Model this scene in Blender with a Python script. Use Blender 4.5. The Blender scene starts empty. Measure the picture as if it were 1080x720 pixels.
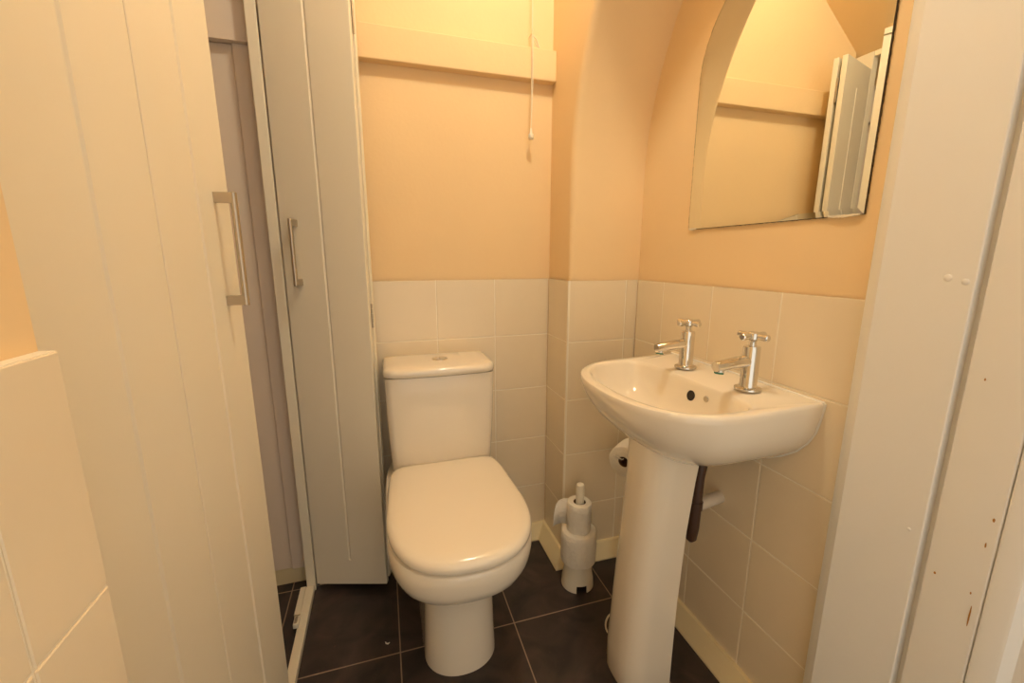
import bpy, bmesh, math, random
from mathutils import Vector, Matrix, noise
random.seed(4)
PI = math.pi
SC = bpy.context.scene
COL = SC.collection

# ------------------------------------------------------------------ materials
def srgb(r, g, b):
    f = lambda c: c / 12.92 if c <= .04045 else ((c + .055) / 1.055) ** 2.4
    return (f(r / 255), f(g / 255), f(b / 255), 1)

def mat(name, col, rough=.5, metal=0., bump=0., bscale=40., bdist=.002, coat=0., spec=.5, var=0., vscale=6.):
    m = bpy.data.materials.new(name); m.use_nodes = True
    nt = m.node_tree; b = nt.nodes['Principled BSDF']
    b.inputs['Base Color'].default_value = col
    b.inputs['Roughness'].default_value = rough
    b.inputs['Metallic'].default_value = metal
    b.inputs['Coat Weight'].default_value = coat
    b.inputs['Coat Roughness'].default_value = .08
    b.inputs['Specular IOR Level'].default_value = spec
    tc = nt.nodes.new('ShaderNodeTexCoord')
    if bump:
        n = nt.nodes.new('ShaderNodeTexNoise'); n.inputs['Scale'].default_value = bscale
        n.inputs['Detail'].default_value = 5
        nt.links.new(tc.outputs['Object'], n.inputs['Vector'])
        bp = nt.nodes.new('ShaderNodeBump'); bp.inputs['Strength'].default_value = bump
        bp.inputs['Distance'].default_value = bdist
        nt.links.new(n.outputs['Fac'], bp.inputs['Height'])
        nt.links.new(bp.outputs['Normal'], b.inputs['Normal'])
    if var:
        n = nt.nodes.new('ShaderNodeTexNoise'); n.inputs['Scale'].default_value = vscale
        n.inputs['Detail'].default_value = 6
        nt.links.new(tc.outputs['Object'], n.inputs['Vector'])
        mx = nt.nodes.new('ShaderNodeMix'); mx.data_type = 'RGBA'
        mx.inputs[6].default_value = tuple(c * (1 - var) for c in col[:3]) + (1,)
        mx.inputs[7].default_value = tuple(min(1, c * (1 + var)) for c in col[:3]) + (1,)
        nt.links.new(n.outputs['Fac'], mx.inputs[0])
        nt.links.new(mx.outputs[2], b.inputs['Base Color'])
    return m

M = {}
M['paint'] = mat('peach_wall_paint', srgb(243, 210, 160), .7, bump=.25, bscale=90, bdist=.0015, var=.03, vscale=5)
M['ceil'] = mat('ceiling_paint', srgb(240, 210, 162), .75, bump=.2, bscale=80, var=.03)
M['cream'] = mat('cream_gloss_paint', srgb(240, 228, 205), .36, bump=.08, bscale=60, bdist=.001, var=.02)
M['door'] = mat('cream_door_paint', srgb(238, 226, 203), .33, bump=.10, bscale=55, bdist=.001, var=.02)
M['inner'] = mat('cupboard_lining_paint', srgb(242, 224, 206), .6, bump=.1, bscale=50, var=.04)
M['white'] = mat('old_white_gloss', srgb(240, 236, 230), .35, bump=.35, bscale=22, bdist=.0025, var=.03)
M['tile'] = mat('cream_glazed_tile', srgb(240, 222, 192), .26, var=.025, vscale=14, bump=.05, bscale=30)
M['grout'] = mat('pale_grout', srgb(250, 238, 216), .8, bump=.2, bscale=300)
M['ceramic'] = mat('white_ceramic', srgb(243, 230, 210), .10, coat=.5)
M['lid'] = mat('white_toilet_plastic', srgb(247, 233, 212), .16)
M['chrome'] = mat('chrome', srgb(225, 222, 216), .10, metal=1.)
M['steel'] = mat('brushed_steel', srgb(190, 178, 160), .30, metal=1., bump=.05, bscale=200)
M['dark'] = mat('dark_hole', srgb(38, 24, 16), .6)
M['trap'] = mat('brown_waste_pipe', srgb(72, 48, 34), .45, var=.2)
M['pipe'] = mat('white_waste_pipe', srgb(222, 208, 190), .45, var=.05, vscale=30)
M['paper'] = mat('toilet_paper', srgb(238, 228, 212), .95, bump=.8, bscale=110, bdist=.004)
M['core'] = mat('cardboard_core', srgb(110, 74, 46), .9)
M['plastic'] = mat('white_plastic', srgb(236, 226, 206), .4)
M['cord'] = mat('pull_cord', srgb(236, 222, 196), .8)
M['verd'] = mat('verdigris', srgb(60, 120, 96), .8, var=.2, vscale=300)
M['silicone'] = mat('white_sealant', srgb(240, 234, 222), .45, bump=.1, bscale=90)
M['rim'] = mat('worn_mirror_edge', srgb(58, 44, 26), .6, var=.6, vscale=220)
M['groove'] = mat('dark_gap', srgb(70, 60, 44), .8)

def mirror_mat():
    m = bpy.data.materials.new('mirror_glass'); m.use_nodes = True
    b = m.node_tree.nodes['Principled BSDF']
    b.inputs['Base Color'].default_value = (.86, .87, .80, 1)
    b.inputs['Metallic'].default_value = 1
    b.inputs['Roughness'].default_value = .0
    return m
M['mirror'] = mirror_mat()

def slate():
    m = bpy.data.materials.new('slate_floor_tile'); m.use_nodes = True
    nt = m.node_tree; N = nt.nodes; L = nt.links
    b = N['Principled BSDF']
    tc = N.new('ShaderNodeTexCoord'); sx = N.new('ShaderNodeSeparateXYZ')
    L.new(tc.outputs['Object'], sx.inputs[0])
    def math_(op, a, v=None, c=None):
        n = N.new('ShaderNodeMath'); n.operation = op
        for i, q in enumerate((a, v, c)):
            if q is None: continue
            if isinstance(q, (int, float)): n.inputs[i].default_value = q
            else: L.new(q, n.inputs[i])
        return n.outputs[0]
    def dist(o, off, per):
        t = math_('ADD', o, -off)
        t = math_('DIVIDE', t, per)
        r = math_('ROUND', t)
        return math_('MULTIPLY', math_('ABSOLUTE', math_('SUBTRACT', t, r)), per)
    d = math_('MINIMUM', dist(sx.outputs[0], -.010, .337), dist(sx.outputs[1], 1.047, .338))
    g = N.new('ShaderNodeMapRange'); g.inputs[1].default_value = .0012; g.inputs[2].default_value = .0022
    g.inputs[3].default_value = 1; g.inputs[4].default_value = 0
    L.new(d, g.inputs[0])
    n1 = N.new('ShaderNodeTexNoise'); n1.inputs['Scale'].default_value = 9; n1.inputs['Detail'].default_value = 8
    n1.inputs['Distortion'].default_value = 1.2
    L.new(tc.outputs['Object'], n1.inputs['Vector'])
    cr = N.new('ShaderNodeValToRGB'); L.new(n1.outputs['Fac'], cr.inputs[0])
    cr.color_ramp.elements[0].position = .3; cr.color_ramp.elements[0].color = srgb(37, 32, 33)
    cr.color_ramp.elements[1].position = .75; cr.color_ramp.elements[1].color = srgb(74, 60, 55)
    n2 = N.new('ShaderNodeTexNoise'); n2.inputs['Scale'].default_value = 60; n2.inputs['Detail'].default_value = 4
    L.new(tc.outputs['Object'], n2.inputs['Vector'])
    sp = N.new('ShaderNodeMapRange'); sp.inputs[1].default_value = .68; sp.inputs[2].default_value = .80
    sp.inputs[4].default_value = .35
    L.new(n2.outputs['Fac'], sp.inputs[0])
    mx0 = N.new('ShaderNodeMix'); mx0.data_type = 'RGBA'
    L.new(sp.outputs[0], mx0.inputs[0]); L.new(cr.outputs[0], mx0.inputs[6]); mx0.inputs[7].default_value = srgb(120, 84, 62)
    mx = N.new('ShaderNodeMix'); mx.data_type = 'RGBA'
    L.new(g.outputs[0], mx.inputs[0]); L.new(mx0.outputs[2], mx.inputs[6]); mx.inputs[7].default_value = srgb(156, 132, 112)
    L.new(mx.outputs[2], b.inputs['Base Color'])
    b.inputs['Roughness'].default_value = .42
    h = math_('SUBTRACT', math_('MULTIPLY', n1.outputs['Fac'], .5), g.outputs[0])
    bp = N.new('ShaderNodeBump'); bp.inputs['Strength'].default_value = .5; bp.inputs['Distance'].default_value = .002
    L.new(h, bp.inputs['Height']); L.new(bp.outputs[0], b.inputs['Normal'])
    return m
M['slate'] = slate()

# ------------------------------------------------------------------ helpers
def link_mesh(name, bm, m, parent=None, smooth=None, loc=None, rot=None):
    bmesh.ops.recalc_face_normals(bm, faces=bm.faces)
    me = bpy.data.meshes.new(name); bm.to_mesh(me); bm.free()
    mats = m if isinstance(m, (list, tuple)) else [m]
    for q in mats: me.materials.append(M[q] if isinstance(q, str) else q)
    if smooth is not None:
        me.shade_smooth()
        if smooth < 180: me.set_sharp_from_angle(angle=math.radians(smooth))
    o = bpy.data.objects.new(name, me); COL.objects.link(o)
    if loc is not None: o.location = loc
    if rot is not None: o.rotation_euler = rot
    if parent: o.parent = parent
    return o

def bev(o, w=.002, seg=2, ang=35):
    b = o.modifiers.new('bevel', 'BEVEL'); b.width = w; b.segments = seg
    b.limit_method = 'ANGLE'; b.angle_limit = math.radians(ang)
    return o

def empty(name, loc=(0, 0, 0), rz=0, label=None, cat=None, group=None, parent=None):
    o = bpy.data.objects.new(name, None); COL.objects.link(o)
    o.location = loc; o.rotation_euler = (0, 0, rz); o.empty_display_size = .05
    if parent: o.parent = parent
    return tag(o, label, cat, group)

def tag(o, label=None, cat=None, group=None, kind=None):
    if label: o['label'] = label
    if cat: o['category'] = cat
    if group: o['group'] = group
    if kind: o['kind'] = kind
    return o

def struct(o): o['kind'] = 'structure'; return o

def box(bm, x0, x1, y0, y1, z0, z1, mi=0, mtx=None):
    vs = [Vector((x, y, z)) for z in (z0, z1) for y in (y0, y1) for x in (x0, x1)]
    if mtx: vs = [mtx @ v for v in vs]
    v = [bm.verts.new(p) for p in vs]
    for f in ((0, 1, 3, 2), (4, 6, 7, 5), (0, 4, 5, 1), (2, 3, 7, 6), (0, 2, 6, 4), (1, 5, 7, 3)):
        bm.faces.new([v[i] for i in f]).material_index = mi
    return v

def loft(bm, rings, cap0=True, cap1=True, mi=0, closed=True):
    R = [[bm.verts.new(p) for p in r] for r in rings]
    n = len(R[0])
    for a, b in zip(R, R[1:]):
        for i in range(n if closed else n - 1):
            j = (i + 1) % n
            bm.faces.new((a[i], a[j], b[j], b[i])).material_index = mi
    if cap0: bm.faces.new(R[0][::-1]).material_index = mi
    if cap1: bm.faces.new(R[-1]).material_index = mi
    return R

def revolve(bm, prof, c=(0, 0, 0), axis='Z', n=32, mi=0, cap=True):
    """prof = [(r, h)]"""
    rings = []
    for r, h in prof:
        ring = []
        for i in range(n):
            a = 2 * PI * i / n
            p = (r * math.cos(a), r * math.sin(a), h)
            if axis == 'Y': p = (p[0], p[2], p[1])
            if axis == 'X': p = (p[2], p[0], p[1])
            ring.append(Vector(p) + Vector(c))
        rings.append(ring)
    return loft(bm, rings, cap, cap, mi)

def tube(bm, pts, r, n=12, mi=0, cap=True, closed=False):
    pts = [Vector(p) for p in pts]
    rings = []
    up = Vector((0, 0, 1))
    m = len(pts)
    prev = None
    for i, p in enumerate(pts):
        a = pts[(i - 1) % m] if closed else pts[max(0, i - 1)]
        b = pts[(i + 1) % m] if closed else pts[min(m - 1, i + 1)]
        t = (b - a).normalized()
        if prev is None:
            s = t.cross(up)
            if s.length < 1e-3: s = t.cross(Vector((1, 0, 0)))
        else:
            s = prev - t * prev.dot(t)
        s.normalize(); prev = s
        u = t.cross(s)
        rr = r[i] if isinstance(r, (list, tuple)) else r
        rings.append([p + (s * math.cos(2 * PI * k / n) + u * math.sin(2 * PI * k / n)) * rr for k in range(n)])
    if closed:
        rings.append(rings[0]); loft(bm, rings, False, False, mi); bmesh.ops.remove_doubles(bm, verts=bm.verts, dist=1e-6)
    else: loft(bm, rings, cap, cap, mi)

def sup(t, n):
    c = math.cos(t); s = math.sin(t)
    f = lambda v: math.copysign(abs(v) ** (2 / n), v)
    return f(c), f(s)

# ------------------------------------------------------------------ dimensions (metres, floor z = 0)
YB, YP, XP, XR = 1.424, 1.248, .571, .825
TT, RH = 1.020, .200           # tile top, row height
PW = .006                      # plaster sits this far behind the tile face

# ------------------------------------------------------------------ setting
bm = bmesh.new(); box(bm, -.85, .86, -.6, 1.46, -.05, 0)
struct(link_mesh('floor', bm, 'slate'))

# back wall
bm = bmesh.new(); box(bm, -.262, XP + .02, YB + PW, YB + .09, 0, 2.50)
wall_back = struct(link_mesh('wall_back', bm, 'paint'))

def tiling(name, O, U, cols, rows, parent, nrm, g=.0018, edge_trim=None):
    """tiles as separate raised faces on a grout bed; U = direction along wall, nrm = outward"""
    O = Vector(O); U = Vector(U); Nn = Vector(nrm); Z = Vector((0, 0, 1))
    bm = bmesh.new()
    def slab(u0, u1, z0, z1, d0, d1, mi, b=0.):
        p = []
        for d, s in ((d0, 0.), (d1 - b, 0.), (d1, b)):
            p.append([O + U * (u0 + s) + Z * (z0 + s) + Nn * d, O + U * (u1 - s) + Z * (z0 + s) + Nn * d,
                      O + U * (u1 - s) + Z * (z1 - s) + Nn * d, O + U * (u0 + s) + Z * (z1 - s) + Nn * d])
        loft(bm, p, True, True, mi)
    slab(cols[0], cols[-1], rows[0], rows[-1], -PW + .0004, -.0012, 1)
    for a, b in zip(cols, cols[1:]):
        for c, d in zip(rows, rows[1:]):
            slab(a + g, b - g, c + g, (d - g) if d < TT - .01 else d, -PW + .0006, 0, 0, .0009)
    o = link_mesh(name, bm, ['tile', 'grout'], parent)
    return o
ROWS = [TT - 5 * RH, TT - 4 * RH, TT - 3 * RH, TT - 2 * RH, TT - RH, TT]
ROWS[0] = .02
tiling('tiling', (0, YB, 0), (1, 0, 0), [-.262, -.2330, -.0335, .170, .3725, XP], ROWS, wall_back, (0, -1, 0))

# back wall of the pier / alcove with the rounded vault, as one plaster mesh
bm = bmesh.new()
R = .79; cz = 1.345; cy = YP + PW - R
prof = [((YP + PW, 0.), (1, 0)), ((YP + PW, .7), (1, 0))]
for i in range(41):
    a = (PI / 2) * i / 40
    prof.append(((cy + R * math.cos(a), cz + R * math.sin(a)), (math.cos(a), math.sin(a))))
prof.append(((-.2, cz + R), (0, 1)))
prof.append(((-.6, cz + R), (0, 1)))
rr = .022
rings = []
for (y, z), (ny, nz) in prof:
    x0 = XP + PW
    row = [Vector((XR + .06, y, z)), Vector((XR + PW, y, z)), Vector((x0 + rr, y, z))]
    rloc = rr * min(1, max(0.12, (z - 1.0) / .35))
    row[2].x = x0 + rloc
    for k in range(1, 7):
        a = PI / 2 * k / 6
        row.append(Vector((x0 + rloc - rloc * math.sin(a), y + ny * rloc * (1 - math.cos(a)), z + nz * rloc * (1 - math.cos(a)))))
    # outer boundary
    Y1, Z1 = YB + .03, 2.50
    if nz == 0: far = (Y1, z)
    elif ny == 0: far = (y, Z1)
    else:
        t1 = (Y1 - y) / ny if ny > 1e-6 else 9e9
        t2 = (Z1 - z) / nz if nz > 1e-6 else 9e9
        t = min(t1, t2); far = (y + ny * t, z + nz * t)
    row.append(Vector((x0, far[0], far[1])))
    row.append(Vector((XR + .06, far[0], far[1])))
    rings.append(row)
loft(bm, rings, True, True)
pier = struct(link_mesh('wall_alcove', bm, 'paint', smooth=40))
tiling('tiling', (0, YP, 0), (1, 0, 0), [XP, .781, XR], ROWS, pier, (0, -1, 0))
tiling('tiling', (XP, 0, 0), (0, 1, 0), [YP, YB], ROWS, pier, (-1, 0, 0))
# white corner bead of the tiled arris
bm = bmesh.new()
prof = [(XP - .0012, YP - .0012), (XP + .0055, YP - .0012), (XP + .0055, YP + .004), (XP + .004, YP + .004), (XP + .004, YP + .0055), (XP - .0012, YP + .0055)]
loft(bm, [[Vector((x, y, z)) for x, y in prof] for z in (.02, TT + .001)])
link_mesh('corner_bead', bm, 'grout', pier)

# right wall
bm = bmesh.new(); box(bm, XR + PW, XR + .09, .48, YP + .02, 0, 2.50)
wall_right = struct(link_mesh('wall_right', bm, 'paint'))
tiling('tiling', (XR, 0, 0), (0, 1, 0), [.49, .5005, .7035, .9065, 1.1095, YP], ROWS, wall_right, (-1, 0, 0))

# hall side wall on the right, beyond the casing
bm = bmesh.new(); box(bm, .815, .90, -.6, .30, 0, 2.50)
struct(link_mesh('wall_hall', bm, 'white'))
# lining and casing at the right
bm = bmesh.new()
pl = [(XR + .02, .530), (.812, .529), (.806, .525), (.789, .502), (.785, .496), (.785, .377), (.786, .3755), (.800, .3755), (.800, .3650), (.7895, .3650), (.7875, .3635), (.787, .3610), (.787, .2985),
      (.7885, .2970), (.793, .2965), (.793, .2955), (.7875, .2950), (.786, .293), (.786, .2705), (.788, .2665), (.803, .2585), (.803, .10), (XR + .02, .10)]
loft(bm, [[Vector((x, y, z)) for x, y in pl] for z in (0, 2.2)])
casing = struct(link_mesh('trim_1', bm, 'white', smooth=30))
# two painted-over screw heads and flakes on the casing
bm = bmesh.new()
for y, z, r in ((.4065, 1.066, .0055), (.386, 1.061, .005), (.372 + .02, .668, .003)):
    revolve(bm, [(r, 0.0002), (r * .85, -.0005), (r * .5, -.0009), (.0001, -.001)], (.785, y, z), 'X', 14)
link_mesh('screw_cap', bm, 'white', casing, smooth=60)
bm = bmesh.new()
for y, z, r, h in ((.345, .93, .0012, .002), (.352, .62, .0018, .002), (.306, .585, .001, .018), (.307, .70, .001, .004), (.305, .74, .0015, .003), (.31, .62, .001, .002)):
    v = [bm.verts.new((.7868, y + r * math.cos(a) * (.7 + .3 * random.random()), z + h * math.sin(a))) for a in [2 * PI * k / 9 for k in range(9)]]
    f = bm.faces.new(v)
    e = bmesh.ops.extrude_face_region(bm, geom=[f])
    for q in e['geom']:
        if isinstance(q, bmesh.types.BMVert): q.co.x -= .0004
link_mesh('chipped_paint', bm, mat('chipped_paint_brown', srgb(176, 124, 60), .8), casing)

# left wall stub (near), tiled below
LX, LY = -.252, .403
bm = bmesh.new(); box(bm, -.85, LX, -.6, LY, 0, 2.50)
wall_left = struct(link_mesh('wall_left', bm, 'paint'))
LR = [.02, .42, .62, .82, 1.024]
bm = bmesh.new()
def tl(y0, y1, z0, z1, g=.0013):
    p = []
    for x, s in ((LX + .0005, 0), (LX + .0115, 0), (LX + .0125, .0009)):
        p.append([Vector((x, y0 + g + s, z0 + g + s)), Vector((x, y1 - g - s, z0 + g + s)), Vector((x, y1 - g - s, z1 - g - s)), Vector((x, y0 + g + s, z1 - g - s))])
    loft(bm, p)
for a, b in ((.32, LY), (.12, .32), (-.08, .12), (-.28, -.08)):
    for c, d in ((.02, .22), (.22, .42), (.42, .62), (.62, .82), (.82, 1.026)): tl(a, b, c, d)
bm2 = bm
box(bm2, LX + .0002, LX + .0110, -.28, LY - .0008, .02, 1.0255, 1)
link_mesh('tiling', bm2, ['tile', 'grout'], wall_left)

# ceiling: slope under the stairs and flat part
bm = bmesh.new()
sec = [(-.85, 1.455), (-.28, 1.901), (.424, 2.46), (XR + .06, 2.46), (XR + .06, 2.52), (-.85, 2.52)]
loft(bm, [[Vector((x, y, z)) for x, z in sec] for y in (-.6, YB + .08)])
struct(link_mesh('ceiling', bm, 'ceil'))

# rail along the back wall (continues into the cupboard)
bm = bmesh.new(); box(bm, -.268, XP + .006, YB - .026, YB + .008, 1.652, 1.743)
rail = struct(link_mesh('trim_2', bm, 'paint')); bev(rail, .003, 2)

# skirting
M['skirting'] = mat('yellowed_skirting_gloss', srgb(240, 222, 180), .4, bump=.08, bscale=60)
def skirt(name, pts, m='skirting', z=.058):
    """plan polygon extruded"""
    bm = bmesh.new(); tops = [Vector((x, y, z)) for x, y in pts]
    for t_ in tops:
        for ax, wall, lim in PULL:
            d = wall - t_[ax]
            if abs(d - s) < 1e-4 and (lim is None or lim(t_)): t_[ax] = wall - .010
    loft(bm, [[Vector((x, y, 0)) for x, y in pts], [Vector((x, y, .006)) for x, y in pts], tops])
    return bev(struct(link_mesh(name, bm, m)), .0015, 2)
s = .038
PULL = [(1, YB, None), (1, YP, None), (0, XP, None), (0, XR, None)]
skirt('baseboard_back', [(-.262, YB), (-.262, YB - s), (XP - s, YB - s), (XP - s, YP - s), (XR, YP - s), (XR, YP + .004), (XP + .004, YP + .004), (XP + .004, YB)])
skirt('baseboard_right', [(XR - s, .515), (XR + .004, .515), (XR + .004, YP - s), (XR - s, YP - s)])

# ------------------------------------------------------------------ built-in cupboard
cup = empty('built_in_cupboard', (-.285, .95, 0), 0, 'cream painted built-in cupboard with grooved folding doors filling the left side under the slope', 'cupboard')
IC = Matrix.Translation((-.285, .95, 0)).inverted()
def cpart(name, bm, m, parent=None, smooth=None):
    bmesh.ops.transform(bm, matrix=IC, verts=bm.verts)
    return link_mesh(name, bm, m, parent or cup, smooth)
bm = bmesh.new(); box(bm, -.297, -.2695, 1.364, YB + .02, 0, 1.898)
bev(cpart('post', bm, 'door'), .002)
bm = bmesh.new(); box(bm, -.375, -.348, .407, .52, 0, 1.83)
bev(cpart('post', bm, 'door'), .002)
bm = bmesh.new(); box(bm, -.299, -.274, .52, 1.364, 0, .021)
bev(cpart('sill', bm, 'door'), .0015)
bm = bmesh.new(); box(bm, -.297, -.2715, .41, 1.364, 1.878, 1.898)
bev(cpart('header', bm, 'door'), .0015)
# lining boards at the far end of the cupboard, behind rail
bm = bmesh.new(); loft(bm, [[Vector((x, y, z)) for x, z in ((-.80, .060), (-.3465, .060), (-.3465, 1.651), (-.59, 1.651), (-.80, 1.487))] for y in (YB - .004, YB + .02)])
bev(cpart('lining_board', bm, 'inner'), .002)
bm = bmesh.new(); box(bm, -.3455, -.298, YB - .012, YB + .02, .060, 1.652)
bev(cpart('lining_board', bm, 'inner'), .002)
bm = bmesh.new()
loft(bm, [[Vector((x, y, z)) for x, z in ((-.80, 1.20), (-.298, 1.20), (-.298, 1.876), (-.80, 1.484))] for y in (YB + .001, YB + .02)])
cpart('top_board', bm, 'inner')
bm = bmesh.new()
loft(bm, [[Vector((x, y, z)) for x, z in ((-.575, 1.652), (-.298, 1.652), (-.298, 1.743), (-.47, 1.743))] for y in (YB - .028, YB - .005)])
cpart('cross_rail', bm, 'inner')
bm = bmesh.new(); box(bm, -.80, -.298, YB + .0, YB + .02, .0, .060)
cpart('lining_skirting', bm, 'skirting')
bm = bmesh.new(); box(bm, -.84, -.80, .407, YB + .02, 0, 1.46)
cpart('side_panel', bm, 'inner')
# door catches on the sill
bm = bmesh.new(); box(bm, -.309, -.294, 1.195, 1.228, .021, .036); box(bm, -.306, -.298, 1.199, 1.224, .036, .039, 1)
bev(cpart('door_catch', bm, ['plastic', 'steel']), .002)
bm = bmesh.new(); box(bm, -.318, -.2995, 1.255, 1.372, 0, .017)
bev(cpart('door_stop', bm, 'door'), .002)

def leaf_mesh(w, t, h, n_groove=1, ghw=.0042, gd=.0045, end=.09):
    """panel in local coords: x along width 0..w, front face at y=0 (normal -y), back y=t"""
    bm = bmesh.new()
    xs = [0, .0]
    xs = [0, w / 2 - ghw, w / 2, w / 2 + ghw, w]
    zs = [0, end, end + .004, h - end - .004, h - end, h]
    grid = [[bm.verts.new((x, gd if (i == 2 and 2 <= j <= 3) else 0, z)) for i, x in enumerate(xs)] for j, z in enumerate(zs)]
    for j in range(5):
        for i in range(4):
            bm.faces.new((grid[j][i], grid[j][i + 1], grid[j + 1][i + 1], grid[j + 1][i]))
    bk = [bm.verts.new((x, t, z)) for x, z in ((0, 0), (w, 0), (w, h), (0, h))]
    bm.faces.new(bk)
    bm.faces.new([grid[0][i] for i in range(5)][::-1] + [bk[0], bk[1]])
    bm.faces.new([grid[5][i] for i in range(5)] + [bk[2], bk[3]])
    bm.faces.new([grid[j][0] for j in range(6)] + [bk[3], bk[0]])
    bm.faces.new([grid[j][4] for j in range(6)][::-1] + [bk[1], bk[2]])
    return bm

def make_leaf(p0, p1, z0, h, hinges=(), handle=None, t=.018):
    """p0 -> p1 is left to right as seen from the front"""
    p0 = Vector((*p0, 0)); p1 = Vector((*p1, 0)); d = p1 - p0
    o = link_mesh('door_leaf', leaf_mesh(d.length, t, h), 'door', cup)
    o.matrix_parent_inverse = Matrix.Identity(4)
    o.location = IC @ Vector((p0.x, p0.y, z0)); o.rotation_euler = (0, 0, math.atan2(d.y, d.x))
    bev(o, .0022, 2, 60)
    for hx, hy, hz, L in hinges:
        bm = bmesh.new()
        k = 5
        for i in range(k):
            a = hz - L / 2 + L * i / k
            revolve(bm, [(.0032, a + .0006), (.0032, a + L / k - .0006)], (hx, hy, 0), 'Z', 12)
        box(bm, hx - .012, hx + .0005, hy - .0006, hy + .0006, hz - L / 2, hz + L / 2)
        link_mesh('hinge', bm, 'steel', o, smooth=40)
    if handle:
        hx, hz, L = handle
        bm = bmesh.new()
        revolve(bm, [(.0045, hz - L / 2 - .004), (.0057, hz - L / 2 - .003), (.0057, hz + L / 2 + .003), (.0045, hz + L / 2 + .004)], (hx, -.0315, 0), 'Z', 24)
        for q in (hz - L / 2 + .006, hz + L / 2 - .006):
            box(bm, hx - .0055, hx + .0055, -.030, 0, q - .009, q + .009)
        ho = link_mesh('handle', bm, 'steel', o, smooth=40); ho['label'] = 'brushed steel bar handle'
    return o
# left pair, almost closed
H0, F0 = Vector((-.326, .512)), Vector((-.272, .969))
mid = (H0 + F0) / 2; dd = (F0 - H0).normalized() * .0007
make_leaf(H0, mid - dd, .026, 1.85, hinges=())
make_leaf(mid + dd, F0, .026, 1.85, hinges=(), handle=(.2285 - .056, 1.082, .196))
# right pair, folded open against each other
A0, A1 = Vector((-.2655, 1.362)), Vector((-.0415, 1.294))
dv = (A1 - A0).normalized(); nv = Vector((-dv.y, dv.x))
w = (A1 - A0).length
make_leaf(A0, A1, .024, 1.807, hinges=((w + .001, .0225, .900, .072), (w + .001, .0225, 1.69, .085)), handle=(.045, 1.083, .176))
B1 = A1 + nv * .0275 + dv * .0015; B0 = B1 - dv * .222
# the second leaf faces the back wall
make_leaf(B1 + nv * .018, B0 + nv * .018, .030, 1.799, hinges=((.222, .020, .95, .07), (.222, .020, 1.72, .07)))

# ------------------------------------------------------------------ toilet
WX = .155
wc = empty('toilet', (WX, 1.15, 0), 0, 'white close-coupled toilet with its lid down against the tiled back wall', 'toilet')
IW = Matrix.Translation((WX, 1.15, 0)).inverted()
def wpart(name, bm, m, smooth=None, parent=None):
    bmesh.ops.transform(bm, matrix=IW, verts=bm.verts)
    return link_mesh(name, bm, m, parent or wc, smooth)
def dring(cx, w, cyy, yf, yb, z, nf=2.25, nb=5, n=72, wb=None):
    out = []
    for i in range(n):
        t = 2 * PI * i / n
        fr = math.sin(t) < 0
        a, b = sup(t, nf if fr else nb)
        ww = w
        if not fr and wb is not None:
            ww = w + (wb - w) * min(1, abs(b)) ** 1.5
        out.append(Vector((cx + ww * a, cyy + (b * (cyy - yf) if fr else b * (yb - cyy)), z)))
    return out
bm = bmesh.new()
ped = 1.02; YE = YB - .012
R_ = [(0, .1000, ped, .930, YE, 2.15, 8), (.012, .1000, ped, .930, YE, 2.15, 8), (.09, .0965, ped, .934, YE, 2.15, 8),
      (.17, .0945, ped, .936, YE, 2.2, 8), (.222, .0965, ped, .930, YE, 2.3, 8), (.246, .100, ped, .920, YE, 2.35, 8), (.274, .116, 1.01, .886, YE, 2.35, 7),
      (.299, .141, 1.0, .850, YE, 2.35, 6), (.320, .160, .995, .822, YE, 2.35, 6), (.340, .1715, .99, .802, YE, 2.35, 6),
      (.366, .1785, .985, .789, YE, 2.35, 6), (.395, .1810, .98, .783, YE, 2.35, 6), (.4175, .1810, .98, .783, YE, 2.35, 6), (.4235, .1775, .98, .787, YE, 2.35, 6), (.425, .165, .98, .80, YE - .01, 2.35, 6)]
loft(bm, [dring(WX, w_, c_, f_, b_, z_, nf, nb) for z_, w_, c_, f_, b_, nf, nb in R_])
pan = wpart('pan', bm, 'ceramic', 50)
bm = bmesh.new()
for sx in (-1, 1):
    pass
bm.free()
for sx in (-1, 1):
    bm = bmesh.new()
    revolve(bm, [(.0075, -.002), (.007, sx * .004), (.004, sx * .0065), (.0001, sx * .007)], (WX + sx * .0965, 1.03, .195), 'X', 14)
    wpart('fixing_cap', bm, 'plastic', 60)
# seat ring under the lid
def lidrings(spec):
    return [dring(WX, w_, .99, f_, b_, z_, 2.4, 11, wb=wb_) for z_, w_, f_, b_, wb_ in spec]
bm = bmesh.new()
loft(bm, lidrings([(.425, .166, .800, 1.235, .148), (.429, .172, .790, 1.240, .155), (.436, .172, .790, 1.240, .155)]))
wpart('seat', bm, 'lid', 40)
bm = bmesh.new()
loft(bm, lidrings([(.4365, .1700, .783, 1.240, .155), (.4350, .1755, .777, 1.244, .160), (.4405, .1785, .7735, 1.246, .163), (.450, .1795, .7725, 1.247, .164),
                   (.4580, .1780, .776, 1.246, .162), (.4635, .1735, .783, 1.243, .158), (.4668, .166, .795, 1.238, .151), (.4690, .150, .817, 1.225, .136), (.4712, .105, .875, 1.18, .095), (.4722, .04, .96, 1.09, .036)]))
wpart('seat_lid', bm, 'lid', 60)
for sx in (-1, 1):
    bm = bmesh.new(); revolve(bm, [(.010, -.016), (.0115, -.014), (.0115, .014), (.010, .016)], (WX + sx * .078, 1.246, .438), 'X', 16)
    wpart('seat_hinge', bm, 'lid', 40)
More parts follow.
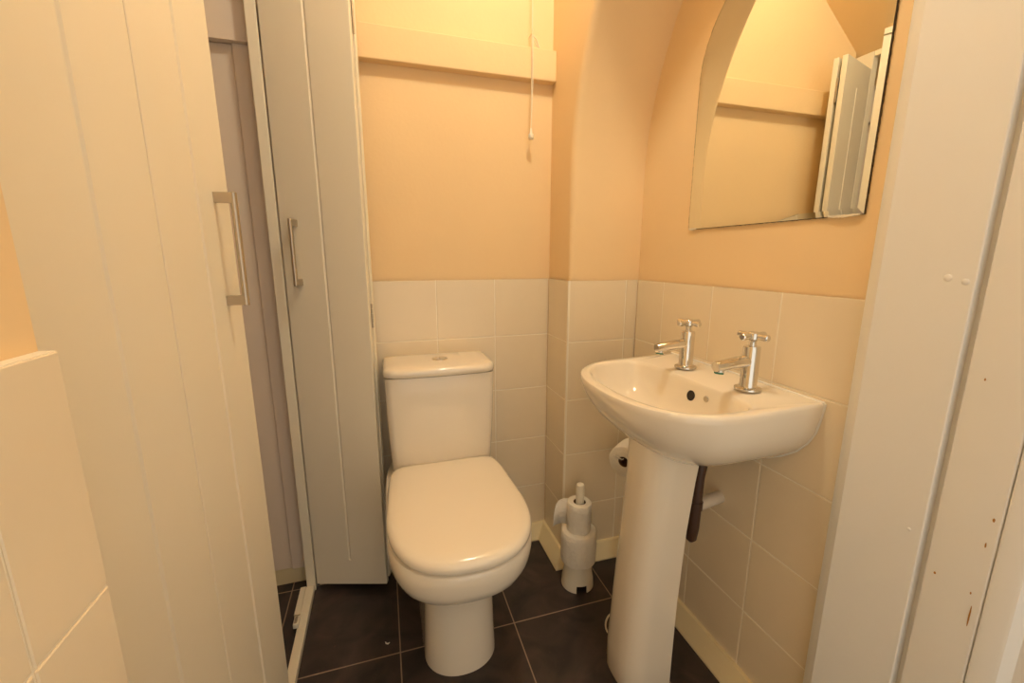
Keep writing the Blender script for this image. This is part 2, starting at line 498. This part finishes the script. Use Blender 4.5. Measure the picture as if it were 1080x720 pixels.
# cistern
def rrect(x0, x1, y0, y1, z, r, bow=0., n=6):
    pts = []
    for cx_, cy_, a0 in ((x1 - r, y1 - .006, 0), (x0 + r, y1 - .006, 90), (x0 + r, y0 + r, 180), (x1 - r, y0 + r, 270)):
        ry = .006 if a0 in (0, 90) else r
        for k in range(n + 1):
            a = math.radians(a0 + 90 * k / n)
            rx = .006 if a0 in (0, 90) else r
            cxx = (x1 - rx if a0 in (0, 270) else x0 + rx)
            pts.append(Vector((cxx + rx * math.cos(a), cy_ + ry * math.sin(a), z)))
            if a0 == 180 and k == n:
                for j in range(1, 12):
                    f = j / 12
                    pts.append(Vector((x0 + rx + (x1 - x0 - 2 * rx) * f, y0, z)))
    c = (x0 + x1) / 2; hw = (x1 - x0) / 2
    for p in pts:
        if p.y < (y0 + y1) / 2: p.y -= bow * (1 - ((p.x - c) / hw) ** 2)
    return pts
bm = bmesh.new()
cz_ = [(.4245, .154, 1.262), (.44, .1575, 1.256), (.475, .1580, 1.250), (.55, .1620, 1.247), (.64, .1645, 1.244), (.744, .1665, 1.241)]
loft(bm, [rrect(WX - hw + .001, WX + hw + .001, yf, YB - .003, z, .020, .010) for z, hw, yf in cz_])
wpart('cistern', bm, 'ceramic', 50)
bm = bmesh.new()
cl = [(.746, .162, 1.246), (.7465, .1670, 1.2385), (.749, .1690, 1.2345), (.759, .1695, 1.2330), (.7655, .1685, 1.2345), (.7705, .1650, 1.2385), (.7735, .158, 1.247), (.7755, .13, 1.27), (.7768, .08, 1.31)]
loft(bm, [rrect(WX - hw + .001, WX + hw + .001, yf, YB - .002 - (max(0, z - .762)) * 1.2, z, min(.034, hw * .4), .012) for z, hw, yf in cl])
wpart('cistern_lid', bm, 'ceramic', 60)
bm = bmesh.new()
revolve(bm, [(.0245, .775), (.0245, .7782), (.0235, .7794), (.0215, .7794), (.0205, .7780)], (WX + .007, 1.322, 0), 'Z', 36)
fb = wpart('flush_button', bm, 'chrome', 40)
for sg in (-1, 1):
    bm = bmesh.new()
    pts = [Vector((.001 * sg, -.0185, 0))] if False else []
    n = 16
    lo = []
    for k in range(n + 1):
        a = -PI / 2 + PI * k / n
        lo.append((sg * (.0008 + .0185 * math.cos(a)), .0188 * math.sin(a)))
    loft(bm, [[Vector((WX + .007 + x, 1.322 + y, z)) for x, y in lo] for z in (.7775, .7800)])
    wpart('push_plate', bm, 'chrome', 40, fb)
fb_children = [c for c in fb.children]
for c in fb_children: c.matrix_parent_inverse = Matrix.Identity(4)

# ------------------------------------------------------------------ wash basin on the right wall
BY = .813
bs = empty('wash_basin', (.70, BY, .80), 0, 'white D-shaped ceramic wash basin mounted on the tiled right wall below the mirror', 'basin')
IB = Matrix.Translation((.70, BY, .80)).inverted()
def bpart(name, bm, m, smooth=None, parent=None):
    bmesh.ops.transform(bm, matrix=IB, verts=bm.verts)
    return link_mesh(name, bm, m, parent or bs, smooth)
def bring(cx, xf, xb, hw, z, nf=2.3, nb=12, n=96, cyy=None):
    out = []
    for i in range(n):
        t = 2 * PI * i / n
        fr = math.cos(t) < 0
        a, b = sup(t, nf if fr else nb)
        out.append(Vector((cx + (a * (cx - xf) if fr else a * (xb - cx)), (BY if cyy is None else cyy) + hw * b, z)))
    return out
bm = bmesh.new()
XW = XR - .0008
rg = []
for z, hw, xf, cx in ((.628, .070, .640, .72), (.633, .095, .615, .71), (.645, .125, .590, .70), (.665, .158, .557, .69), (.690, .190, .522, .68), (.718, .212, .492, .67), (.745, .225, .471, .665),
                  (.770, .2300, .457, .66), (.790, .2340, .4495, .66), (.800, .2345, .4480, .66), (.8055, .2325, .4500, .66), (.8075, .2290, .4540, .66)):
    rg.append(bring(cx, xf, XW, hw, z, 2.45, 90))
# inner
for z, hw, xf, xb, nb in ((.8075, .2110, .4730, .7000, 6), (.8045, .2060, .4785, .6960, 5.5), (.796, .2020, .4830, .6935, 5.2), (.775, .1930, .4920, .6900, 4.8), (.745, .176, .508, .682, 4), (.722, .150, .530, .670, 3.2), (.708, .112, .560, .650, 2.6), (.701, .066, .588, .628, 2.2), (.6995, .028, .60, .622, 2)):
    rg.append(bring(.605, xf, xb, hw, z, 2.35, nb))
loft(bm, rg)
# raise tap deck slightly towards the wall
for v in bm.verts:
    if v.co.x > .70 and v.co.z > .80: v.co.z += .0045 * min(1, (v.co.x - .70) / .05)
bowl = bpart('bowl', bm, 'ceramic', 42)
bm = bmesh.new(); revolve(bm, [(.0125, -.0008), (.0120, .006)], (0, 0, 0), 'X', 24); bmesh.ops.transform(bm, matrix=Matrix.Translation((.6885, .795, .772)) @ Matrix.Rotation(.20, 4, 'Y'), verts=bm.verts)
bpart('overflow_hole', bm, 'dark', 40)
bm = bmesh.new(); revolve(bm, [(.0062, -.0020), (.0068, -.0012), (.0068, .001)], (.6895, .747, .779), 'X', 20)
o = bpart('chain_hole_plug', bm, 'steel', 40)
bm = bmesh.new(); revolve(bm, [(.021, .698), (.021, .7015), (.019, .7022), (.014, .7010), (.002, .7005)], (.611, BY, 0), 'Z', 28)
bpart('drain', bm, 'chrome', 40)
# sealant bead round the basin against the tiles
bm = bmesh.new()
pth = []
prev = None
for z, hw in ((.800, .2345), (.770, .2300), (.745, .225), (.718, .212), (.690, .190), (.665, .158), (.645, .125), (.634, .10)):
    pth.append((XR - .0015, BY - hw + .0008, z))
tube(bm, [(XR - .0015, BY + .2345, .8125), (XR - .0015, BY, .813), (XR - .0015, BY - .2340, .8115)] , .0032, 8)
tube(bm, [(XR - .0015, BY - .2345, .811)] + pth, .0030, 8)
bpart('sealant', bm, 'silicone', 60)

# pedestal: its own part, U-shaped column open towards the wall
bm = bmesh.new()
def uring(z, hw, xf, xb, t=.012, n=18):
    out = []
    def arc(hw_, xf_, sgn):
        q = []
        cxx = xf_ + hw_ * .8
        q.append((xb, sgn * hw_)); 
        for k in range(n + 1):
            a = PI / 2 * k / n
            q.append((cxx - hw_ * .8 * math.sin(a) ** .9, sgn * hw_ * max(0, math.cos(a)) ** .72))
        return q
    o1 = arc(hw, xf, 1); o2 = arc(hw, xf, -1)[::-1]
    i1 = arc(hw - t, xf + t, 1); i2 = arc(hw - t, xf + t, -1)[::-1]
    ou = o1 + o2[1:]
    inn = i1 + i2[1:]
    return [Vector((x, BY + y, z)) for x, y in ou + inn[::-1]]
spec = [(0, .070, .530, .652), (.006, .0715, .528, .653), (.08, .0715, .528, .653), (.25, .0700, .538, .656), (.45, .0715, .552, .664), (.58, .0745, .560, .674), (.650, .078, .562, .680), (.672, .079, .562, .682)]
loft(bm, [uring(*q) for q in spec])
ptop = bm
pd = bpart('pedestal', bm, 'ceramic', 45)

# waste trap and pipe behind the pedestal
wp = bs; IPm = IB
bm = bmesh.new()
tube(bm, [(.712, .762, .66), (.705, .757, .62), (.700, .757, .58), (.699, .758, .54), (.699, .760, .50), (.699, .762, .44), (.699, .764, .41), (.699, .764, .402)], [.016, .014, .013, .0135, .015, .015, .013, .006], 20)
revolve(bm, [(.0165, .495), (.0165, .515)], (.699, .759, 0), 'Z', 20)
bmesh.ops.transform(bm, matrix=IPm, verts=bm.verts); link_mesh('trap', bm, 'trap', wp, 50)
bm = bmesh.new()
tube(bm, [(.712, .778, .4875), (.74, .787, .4835), (.78, .799, .478), (.8265, .813, .472)], .0160, 20)
bmesh.ops.transform(bm, matrix=IPm, verts=bm.verts); link_mesh('waste_pipe', bm, 'pipe', wp, 50)

# ------------------------------------------------------------------ taps
def make_tap(x, y, label):
    t = empty('basin_tap', (x, y, .812), 0, label, 'tap', 'pillar taps on the basin')
    bm = bmesh.new()
    revolve(bm, [(.0265, 0), (.0275, .0015), (.0270, .0045), (.0235, .0065), (.0185, .0075), (.0172, .010), (.0172, .094), (.0160, .0965), (.0075, .0975), (.0072, .106), (.009, .110)], n=36)
    link_mesh('body', bm, 'chrome', t, smooth=35)
    bm = bmesh.new()
    tube(bm, [(-.010, 0, .0640), (-.030, 0, .0632), (-.060, 0, .0605), (-.084, 0, .0580), (-.0925, 0, .0570)], [.0130, .0128, .0122, .0116, .0110], 20)
    tube(bm, [(-.080, 0, .057), (-.081, 0, .0445)], .0095, 16)
    link_mesh('spout', bm, 'chrome', t, smooth=40)
    bm = bmesh.new()
    tube(bm, [(-.0815, 0, .0458), (-.0818, 0, .0420)], .0098, 12)
    v = link_mesh('limescale_ring', bm, 'verd', t, smooth=40); v['label'] = 'green verdigris crust under the spout'
    bm = bmesh.new()
    for k in range(4):
        a = PI / 4 * 0 + PI / 2 * k + .12
        c, s_ = math.cos(a), math.sin(a)
        tube(bm, [(c * r, s_ * r, z) for r, z in ((.004, .1185), (.012, .1185), (.024, .1183), (.033, .1183), (.0352, .1183))], [.0062, .0056, .0072, .0074, .0055], 14)
    revolve(bm, [(.0085, .109), (.0125, .112), (.0128, .123), (.0115, .1260), (.0095, .1272), (.004, .1277)], n=24)
    link_mesh('cross_handle', bm, 'chrome', t, smooth=40)
    return t
make_tap(.748, .893, 'chrome basin pillar tap farther from the camera, beside the alcove corner')
make_tap(.752, .697, 'chrome basin pillar tap nearer the camera, by the free end of the basin')

# ------------------------------------------------------------------ mirror
mr = empty('wall_mirror', (XR, .792, 1.171), 0, 'arched mirror without frame, worn at its edges, on the peach wall above the basin', 'mirror')
def arch(half, z0, zs, inset, n=40):
    h = half - inset
    p = [(-h, z0 + inset), (h, z0 + inset)]
    for k in range(n + 1):
        a = PI * k / n
        p.append((h * math.cos(a), zs + h * math.sin(a)))
    return p
bm = bmesh.new()
HW = .228
A = [[Vector((x, yy, zz)) for yy, zz in arch(HW, 0, .364, ins)] for x, ins in ((.0055, 0.0), (.0016, 0.0), (0, .011))]
loft(bm, A, True, True)
link_mesh('glass', bm, 'mirror', mr)
bm = bmesh.new()
rag = []
random.seed(9)
base = arch(HW, 0, .364, 0, 120)
# subdivide the straight runs
def dens(pts):
    out = []
    for i in range(len(pts)):
        a = Vector(pts[i]); b = Vector(pts[(i + 1) % len(pts)])
        k = max(1, int((b - a).length / .004))
        for j in range(k): out.append(a.lerp(b, j / k))
    return out
ds = dens(base)
outer = []; cen = Vector((0, .28))
for p in ds:
    d = (p - cen).normalized()
    outer.append(p + d * (.0006 + .0011 * random.random()))
loft(bm, [[Vector((x, q.x, q.y)) for q in outer] for x in (.0058, .0018)], True, True)
link_mesh('worn_backing', bm, 'rim', mr)
random.seed(3)
for y0, y1, amp in ((-.222, -.165, .0022), (.198, .226, .0018)):
    bm = bmesh.new(); n = 14
    pts = [Vector((-.0004, y0 + (y1 - y0) * k / n, .0008 + .0012 * random.random())) for k in range(n + 1)] + [Vector((-.0004, y1 - (y1 - y0) * k / n, -.001 - amp * math.sin(PI * k / n) * (.5 + random.random()))) for k in range(n + 1)]
    loft(bm, [pts, [p + Vector((.0055, 0, 0)) for p in pts]])
    link_mesh('adhesive_residue', bm, 'cord', mr)

# ------------------------------------------------------------------ toilet rolls and stand
SX, SY = .583, 1.142
st = empty('toilet_roll_stand', (SX, SY, 0), 0, 'white plastic toilet roll stand on the floor between toilet and pedestal', 'toilet roll stand')
bm = bmesh.new()
n = 64
prof = [(.0540, 0), (.0525, .026), (.0490, .045), (.0440, .075), (.0415, .091)]
inner = [(r - .0025, h) for r, h in prof]
def pt(r, h, i):
    a = 2 * PI * i / n
    return Vector((r * math.cos(a), r * math.sin(a), h))
# front notch faces the camera
na = math.atan2(-SY, -SX) + .30
def innotch(i):
    a = 2 * PI * (i + .5) / n
    d = (a - na + PI) % (2 * PI) - PI
    return abs(d) < .33
V = {}
def gv(k, j, i):
    i %= n
    if (k, j, i) not in V: V[(k, j, i)] = bm.verts.new(pt(*((prof, inner)[k][j]), i))
    return V[(k, j, i)]
for i in range(n):
    for j in range(4):
        if j == 0 and innotch(i): continue
        bm.faces.new((gv(0, j, i), gv(0, j, i + 1), gv(0, j + 1, i + 1), gv(0, j + 1, i)))
        bm.faces.new((gv(1, j, i), gv(1, j + 1, i), gv(1, j + 1, i + 1), gv(1, j, i + 1)))
    j0 = 1 if innotch(i) else 0
    bm.faces.new((gv(0, j0, i), gv(1, j0, i), gv(1, j0, i + 1), gv(0, j0, i + 1)))
    if innotch(i) != innotch(i + 1): bm.faces.new((gv(0, 0, i + 1), gv(0, 1, i + 1), gv(1, 1, i + 1), gv(1, 0, i + 1)))
bm.faces.new([gv(0, 4, i) for i in range(n)]); bm.faces.new([gv(1, 4, i) for i in range(n)][::-1])
link_mesh('base', bm, 'plastic', st, smooth=40)
bm = bmesh.new(); revolve(bm, [(.014, .090), (.014, .360), (.0125, .367), (.008, .370), (.001, .3705)], n=24)
link_mesh('pole', bm, 'plastic', st, smooth=40)

def roll_mesh(r, ri, L, seed, n=48):
    bm = bmesh.new(); rnd = random.Random(seed)
    rings = []
    for rr_, h, w_ in ((ri, .0, 0), (ri, L, 0), (ri + .001, L + .0005, 0), (r - .004, L + .0005, 1), (r - .001, L - .002, 1), (r, L * .75, 1), (r + .0006, L * .5, 1), (r, L * .25, 1), (r - .001, .002, 1), (r - .004, 0, 1), (ri + .001, 0, 0), (ri, 0, 0)):
        rings.append([Vector(((rr_ + w_ * .0014 * noise.noise(Vector((math.cos(2 * PI * i / n) * 2, math.sin(2 * PI * i / n) * 2, h * 25 + seed)))) * math.cos(2 * PI * i / n),
                              (rr_ + w_ * .0014 * noise.noise(Vector((math.cos(2 * PI * i / n) * 2, math.sin(2 * PI * i / n) * 2, h * 25 + seed)))) * math.sin(2 * PI * i / n), h)) for i in range(n)])
    loft(bm, rings, False, False)
    return bm
def roll(loc, r, ri, L, seed, label, rot=(0, 0, 0)):
    t = empty('toilet_roll', loc, 0, label, 'toilet roll'); t.rotation_euler = rot
    link_mesh('paper_winding', roll_mesh(r, ri, L, seed), 'paper', t, smooth=50)
    bm = bmesh.new()
    rings = []
    for q, h in ((ri, .0015), (ri, L - .0015), (ri - .0015, L - .0015), (ri - .0015, .0015), (ri, .0015)):
        rings.append([Vector((q * math.cos(2 * PI * i / 32), q * math.sin(2 * PI * i / 32), h)) for i in range(32)])
    loft(bm, rings, False, False)
    link_mesh('cardboard_core', bm, 'core', t, smooth=40)
    return t
roll((SX, SY, .0935), .0590, .0205, .111, 2, 'full toilet roll, lower of the two stacked on the white stand')
t = roll((SX - .001, SY, .2055), .0395, .0205, .100, 5, 'part-used toilet roll with loose sheet, upper of the two stacked on the white stand')
# hanging sheet
bm = bmesh.new()
pts = []
ang0 = math.radians(100)
row = []
N_ = 22
for k in range(N_ + 1):
    f = k / N_
    if f < .35:
        a = math.radians(60) + f / .35 * math.radians(75)
        p = Vector((.0395 * math.cos(a), .0395 * math.sin(a), 0))
    else:
        g = (f - .35) / .65
        a = math.radians(135)
        p = Vector((.0395 * math.cos(a), .0395 * math.sin(a), 0)) + Vector((-.058 * g, -.014 * g + .010 * math.sin(g * 3), 0))
    row.append((p, f))
vt = []
for p, f in row:
    g = max(0, (f - .35) / .65)
    top = .100 - .026 * g ** 3; bot = .006 + .010 * g
    if g > .85: top -= .02 * (g - .85) / .15
    vt.append((bm.verts.new(p + Vector((0, .002, bot - .002))), bm.verts.new(p + Vector((0, 0, (top + bot) / 2))), bm.verts.new(p + Vector((.004 * g, .006 * g, top)))))
for a, b in zip(vt, vt[1:]):
    bm.faces.new((a[0], b[0], b[1], a[1])); bm.faces.new((a[1], b[1], b[2], a[2]))
sh = link_mesh('loose_sheet', bm, 'paper', t, smooth=80)
sm = sh.modifiers.new('solid', 'SOLIDIFY'); sm.thickness = .0008

# roll on the wire holder by the alcove, behind the pedestal
hx, hy, hz = .712, 1.100, .447
AX = Vector((.80, .60, 0)); PX = Vector((-.60, .80, 0)); C0 = Vector((hx, hy, hz))
t = roll(C0, .0515, .0175, .090, 11, 'toilet roll on the chrome wire holder half hidden behind the pedestal')
t.rotation_euler = (0, PI / 2, math.atan2(AX.y, AX.x))
t.rotation_euler = (Matrix.Rotation(math.atan2(AX.y, AX.x), 4, 'Z') @ Matrix.Rotation(PI / 2, 4, 'Y')).to_euler()
bm = bmesh.new()
up = Vector((0, 0, 1))
def hp(a, b, c): return C0 + AX * a + PX * b + up * c
tube(bm, [Vector((XR - .001, 1.205, hz + .045)), Vector((.815, 1.203, hz + .040)), hp(.106, 0.004, .03), hp(.102, 0, .014), hp(.096, 0, .0122), hp(.05, 0, .0122), hp(-.006, 0, .0122), hp(-.011, .002, .0125), hp(-.012, .010, .015), hp(-.012, .024, .021)], .0026, 10)
revolve(bm, [(.022, -.0065), (.022, -.003), (.019, 0)], (XR - .0005, 1.205, hz + .045), 'X', 24)
tag(link_mesh('wire_roll_holder', bm, 'chrome', None, 50), 'chrome wire toilet roll holder on the right wall holding one roll', 'toilet roll holder')

# thin white ring on the floor by the pedestal
bm = bmesh.new()
tube(bm, [Vector((.012 * math.cos(2 * PI * k / 40), .0, 0)) * 0 + Vector((.030 * math.cos(2 * PI * k / 40) , .010 * math.sin(2 * PI * k / 40), .0335 + .030 * math.sin(2 * PI * k / 40))) for k in range(40)], .0026, 8, closed=True)
tag(link_mesh('plastic_ring', bm, 'plastic', None, 60, loc=(.600, .925, -.0006)), 'thin white plastic ring leaning on the far side of the pedestal foot', 'ring')
# paper scrap
bm = bmesh.new()
tube(bm, [(-.006, .004, .001), (-.004, -.002, .0015), (.001, -.004, .0012), (.006, -.002, .0025)], [.0012, .0018, .0022, .0008], 6)
tag(link_mesh('paper_scrap', bm, 'paper', None, 60, loc=(-.044, 1.088, .0005)), 'tiny white scrap lying on the dark floor tile left of the toilet', 'scrap')

# ------------------------------------------------------------------ light pull cord
pc = empty('light_pull_cord', (.484, 1.362, 2.46), 0, 'white light pull cord hanging before the back wall, looped over a hook', 'pull cord')
IPc = Matrix.Translation((.484, 1.362, 2.46)).inverted()
CY = 1.372
CS = Matrix.Translation((0, 0, 1.095)) @ Matrix.Scale(1.0145, 4) @ Matrix.Translation((0, 0, -1.095))
bm = bmesh.new()
tube(bm, [(.484, CY, 2.440), (.484, CY, 2.1), (.4845, CY, 1.77), (.4835, CY, 1.62), (.4825, CY, 1.50)], .0014, 8)
tube(bm, [(.4875, CY, 1.765), (.4872, CY, 1.62), (.4835, CY, 1.505)], .0013, 8)
lp = [(.487, CY, 1.763), (.500, CY + .006, 1.756), (.512, CY + .010, 1.735), (.519, CY + .012, 1.708), (.5195, CY + .012, 1.685), (.514, CY + .012, 1.665), (.509, CY + .012, 1.650), (.5095, CY + .012, 1.643)]
tube(bm, lp, .0017, 8)
tube(bm, [(.4875, CY, 1.752), (.497, CY + .006, 1.745), (.506, CY + .01, 1.737)], .0014, 8)
bmesh.ops.transform(bm, matrix=IPc @ CS, verts=bm.verts); link_mesh('cord', bm, 'cord', pc, 60)
bm = bmesh.new()
revolve(bm, [(.0015, 1.5), (.003, 1.497), (.0045, 1.484), (.0078, 1.480), (.0088, 1.474), (.0078, 1.468), (.0050, 1.465), (.001, 1.464)], (.4825, CY, 0), 'Z', 20)
bmesh.ops.transform(bm, matrix=IPc @ CS, verts=bm.verts); k = link_mesh('knob', bm, 'plastic', pc, 60)
bm = bmesh.new()
tube(bm, [(.485, YB - .018, 1.772), (.485, CY + .004, 1.770), (.485, CY - .003, 1.7735), (.485, CY - .004, 1.778)], .0013, 8)
bmesh.ops.transform(bm, matrix=IPc @ CS, verts=bm.verts); link_mesh('hook', bm, 'cord', pc, 60)

# ------------------------------------------------------------------ lights
ld = bpy.data.lights.new('ceiling_lamp', 'POINT'); ld.energy = 18; ld.color = (.95, 1, .89); ld.shadow_soft_size = .055
lo_ = bpy.data.objects.new('ceiling_lamp', ld); lo_.location = (.37, .77, 2.39); COL.objects.link(lo_)

w_ = bpy.data.worlds.new('daylight'); SC.world = w_; w_.use_nodes = True
bg = w_.node_tree.nodes['Background']; bg.inputs[0].default_value = (1.0, .91, .76, 1); bg.inputs[1].default_value = 1.05

# ------------------------------------------------------------------ camera
cd = bpy.data.cameras.new('camera'); cam = bpy.data.objects.new('camera', cd); COL.objects.link(cam)
cd.sensor_width = 36; cd.lens = 445.1 / 1080 * 36; cd.clip_start = .02
cam.location = (0, 0, 1.095); cam.rotation_mode = 'XYZ'
cam.rotation_euler = (PI / 2 - .1968, 0, -.2964)
SC.camera = cam
SC.view_settings.view_transform = 'Standard'; SC.view_settings.look = 'None'
SC.view_settings.gamma = 1; SC.view_settings.use_curve_mapping = False
SC.view_settings.exposure = 0.15
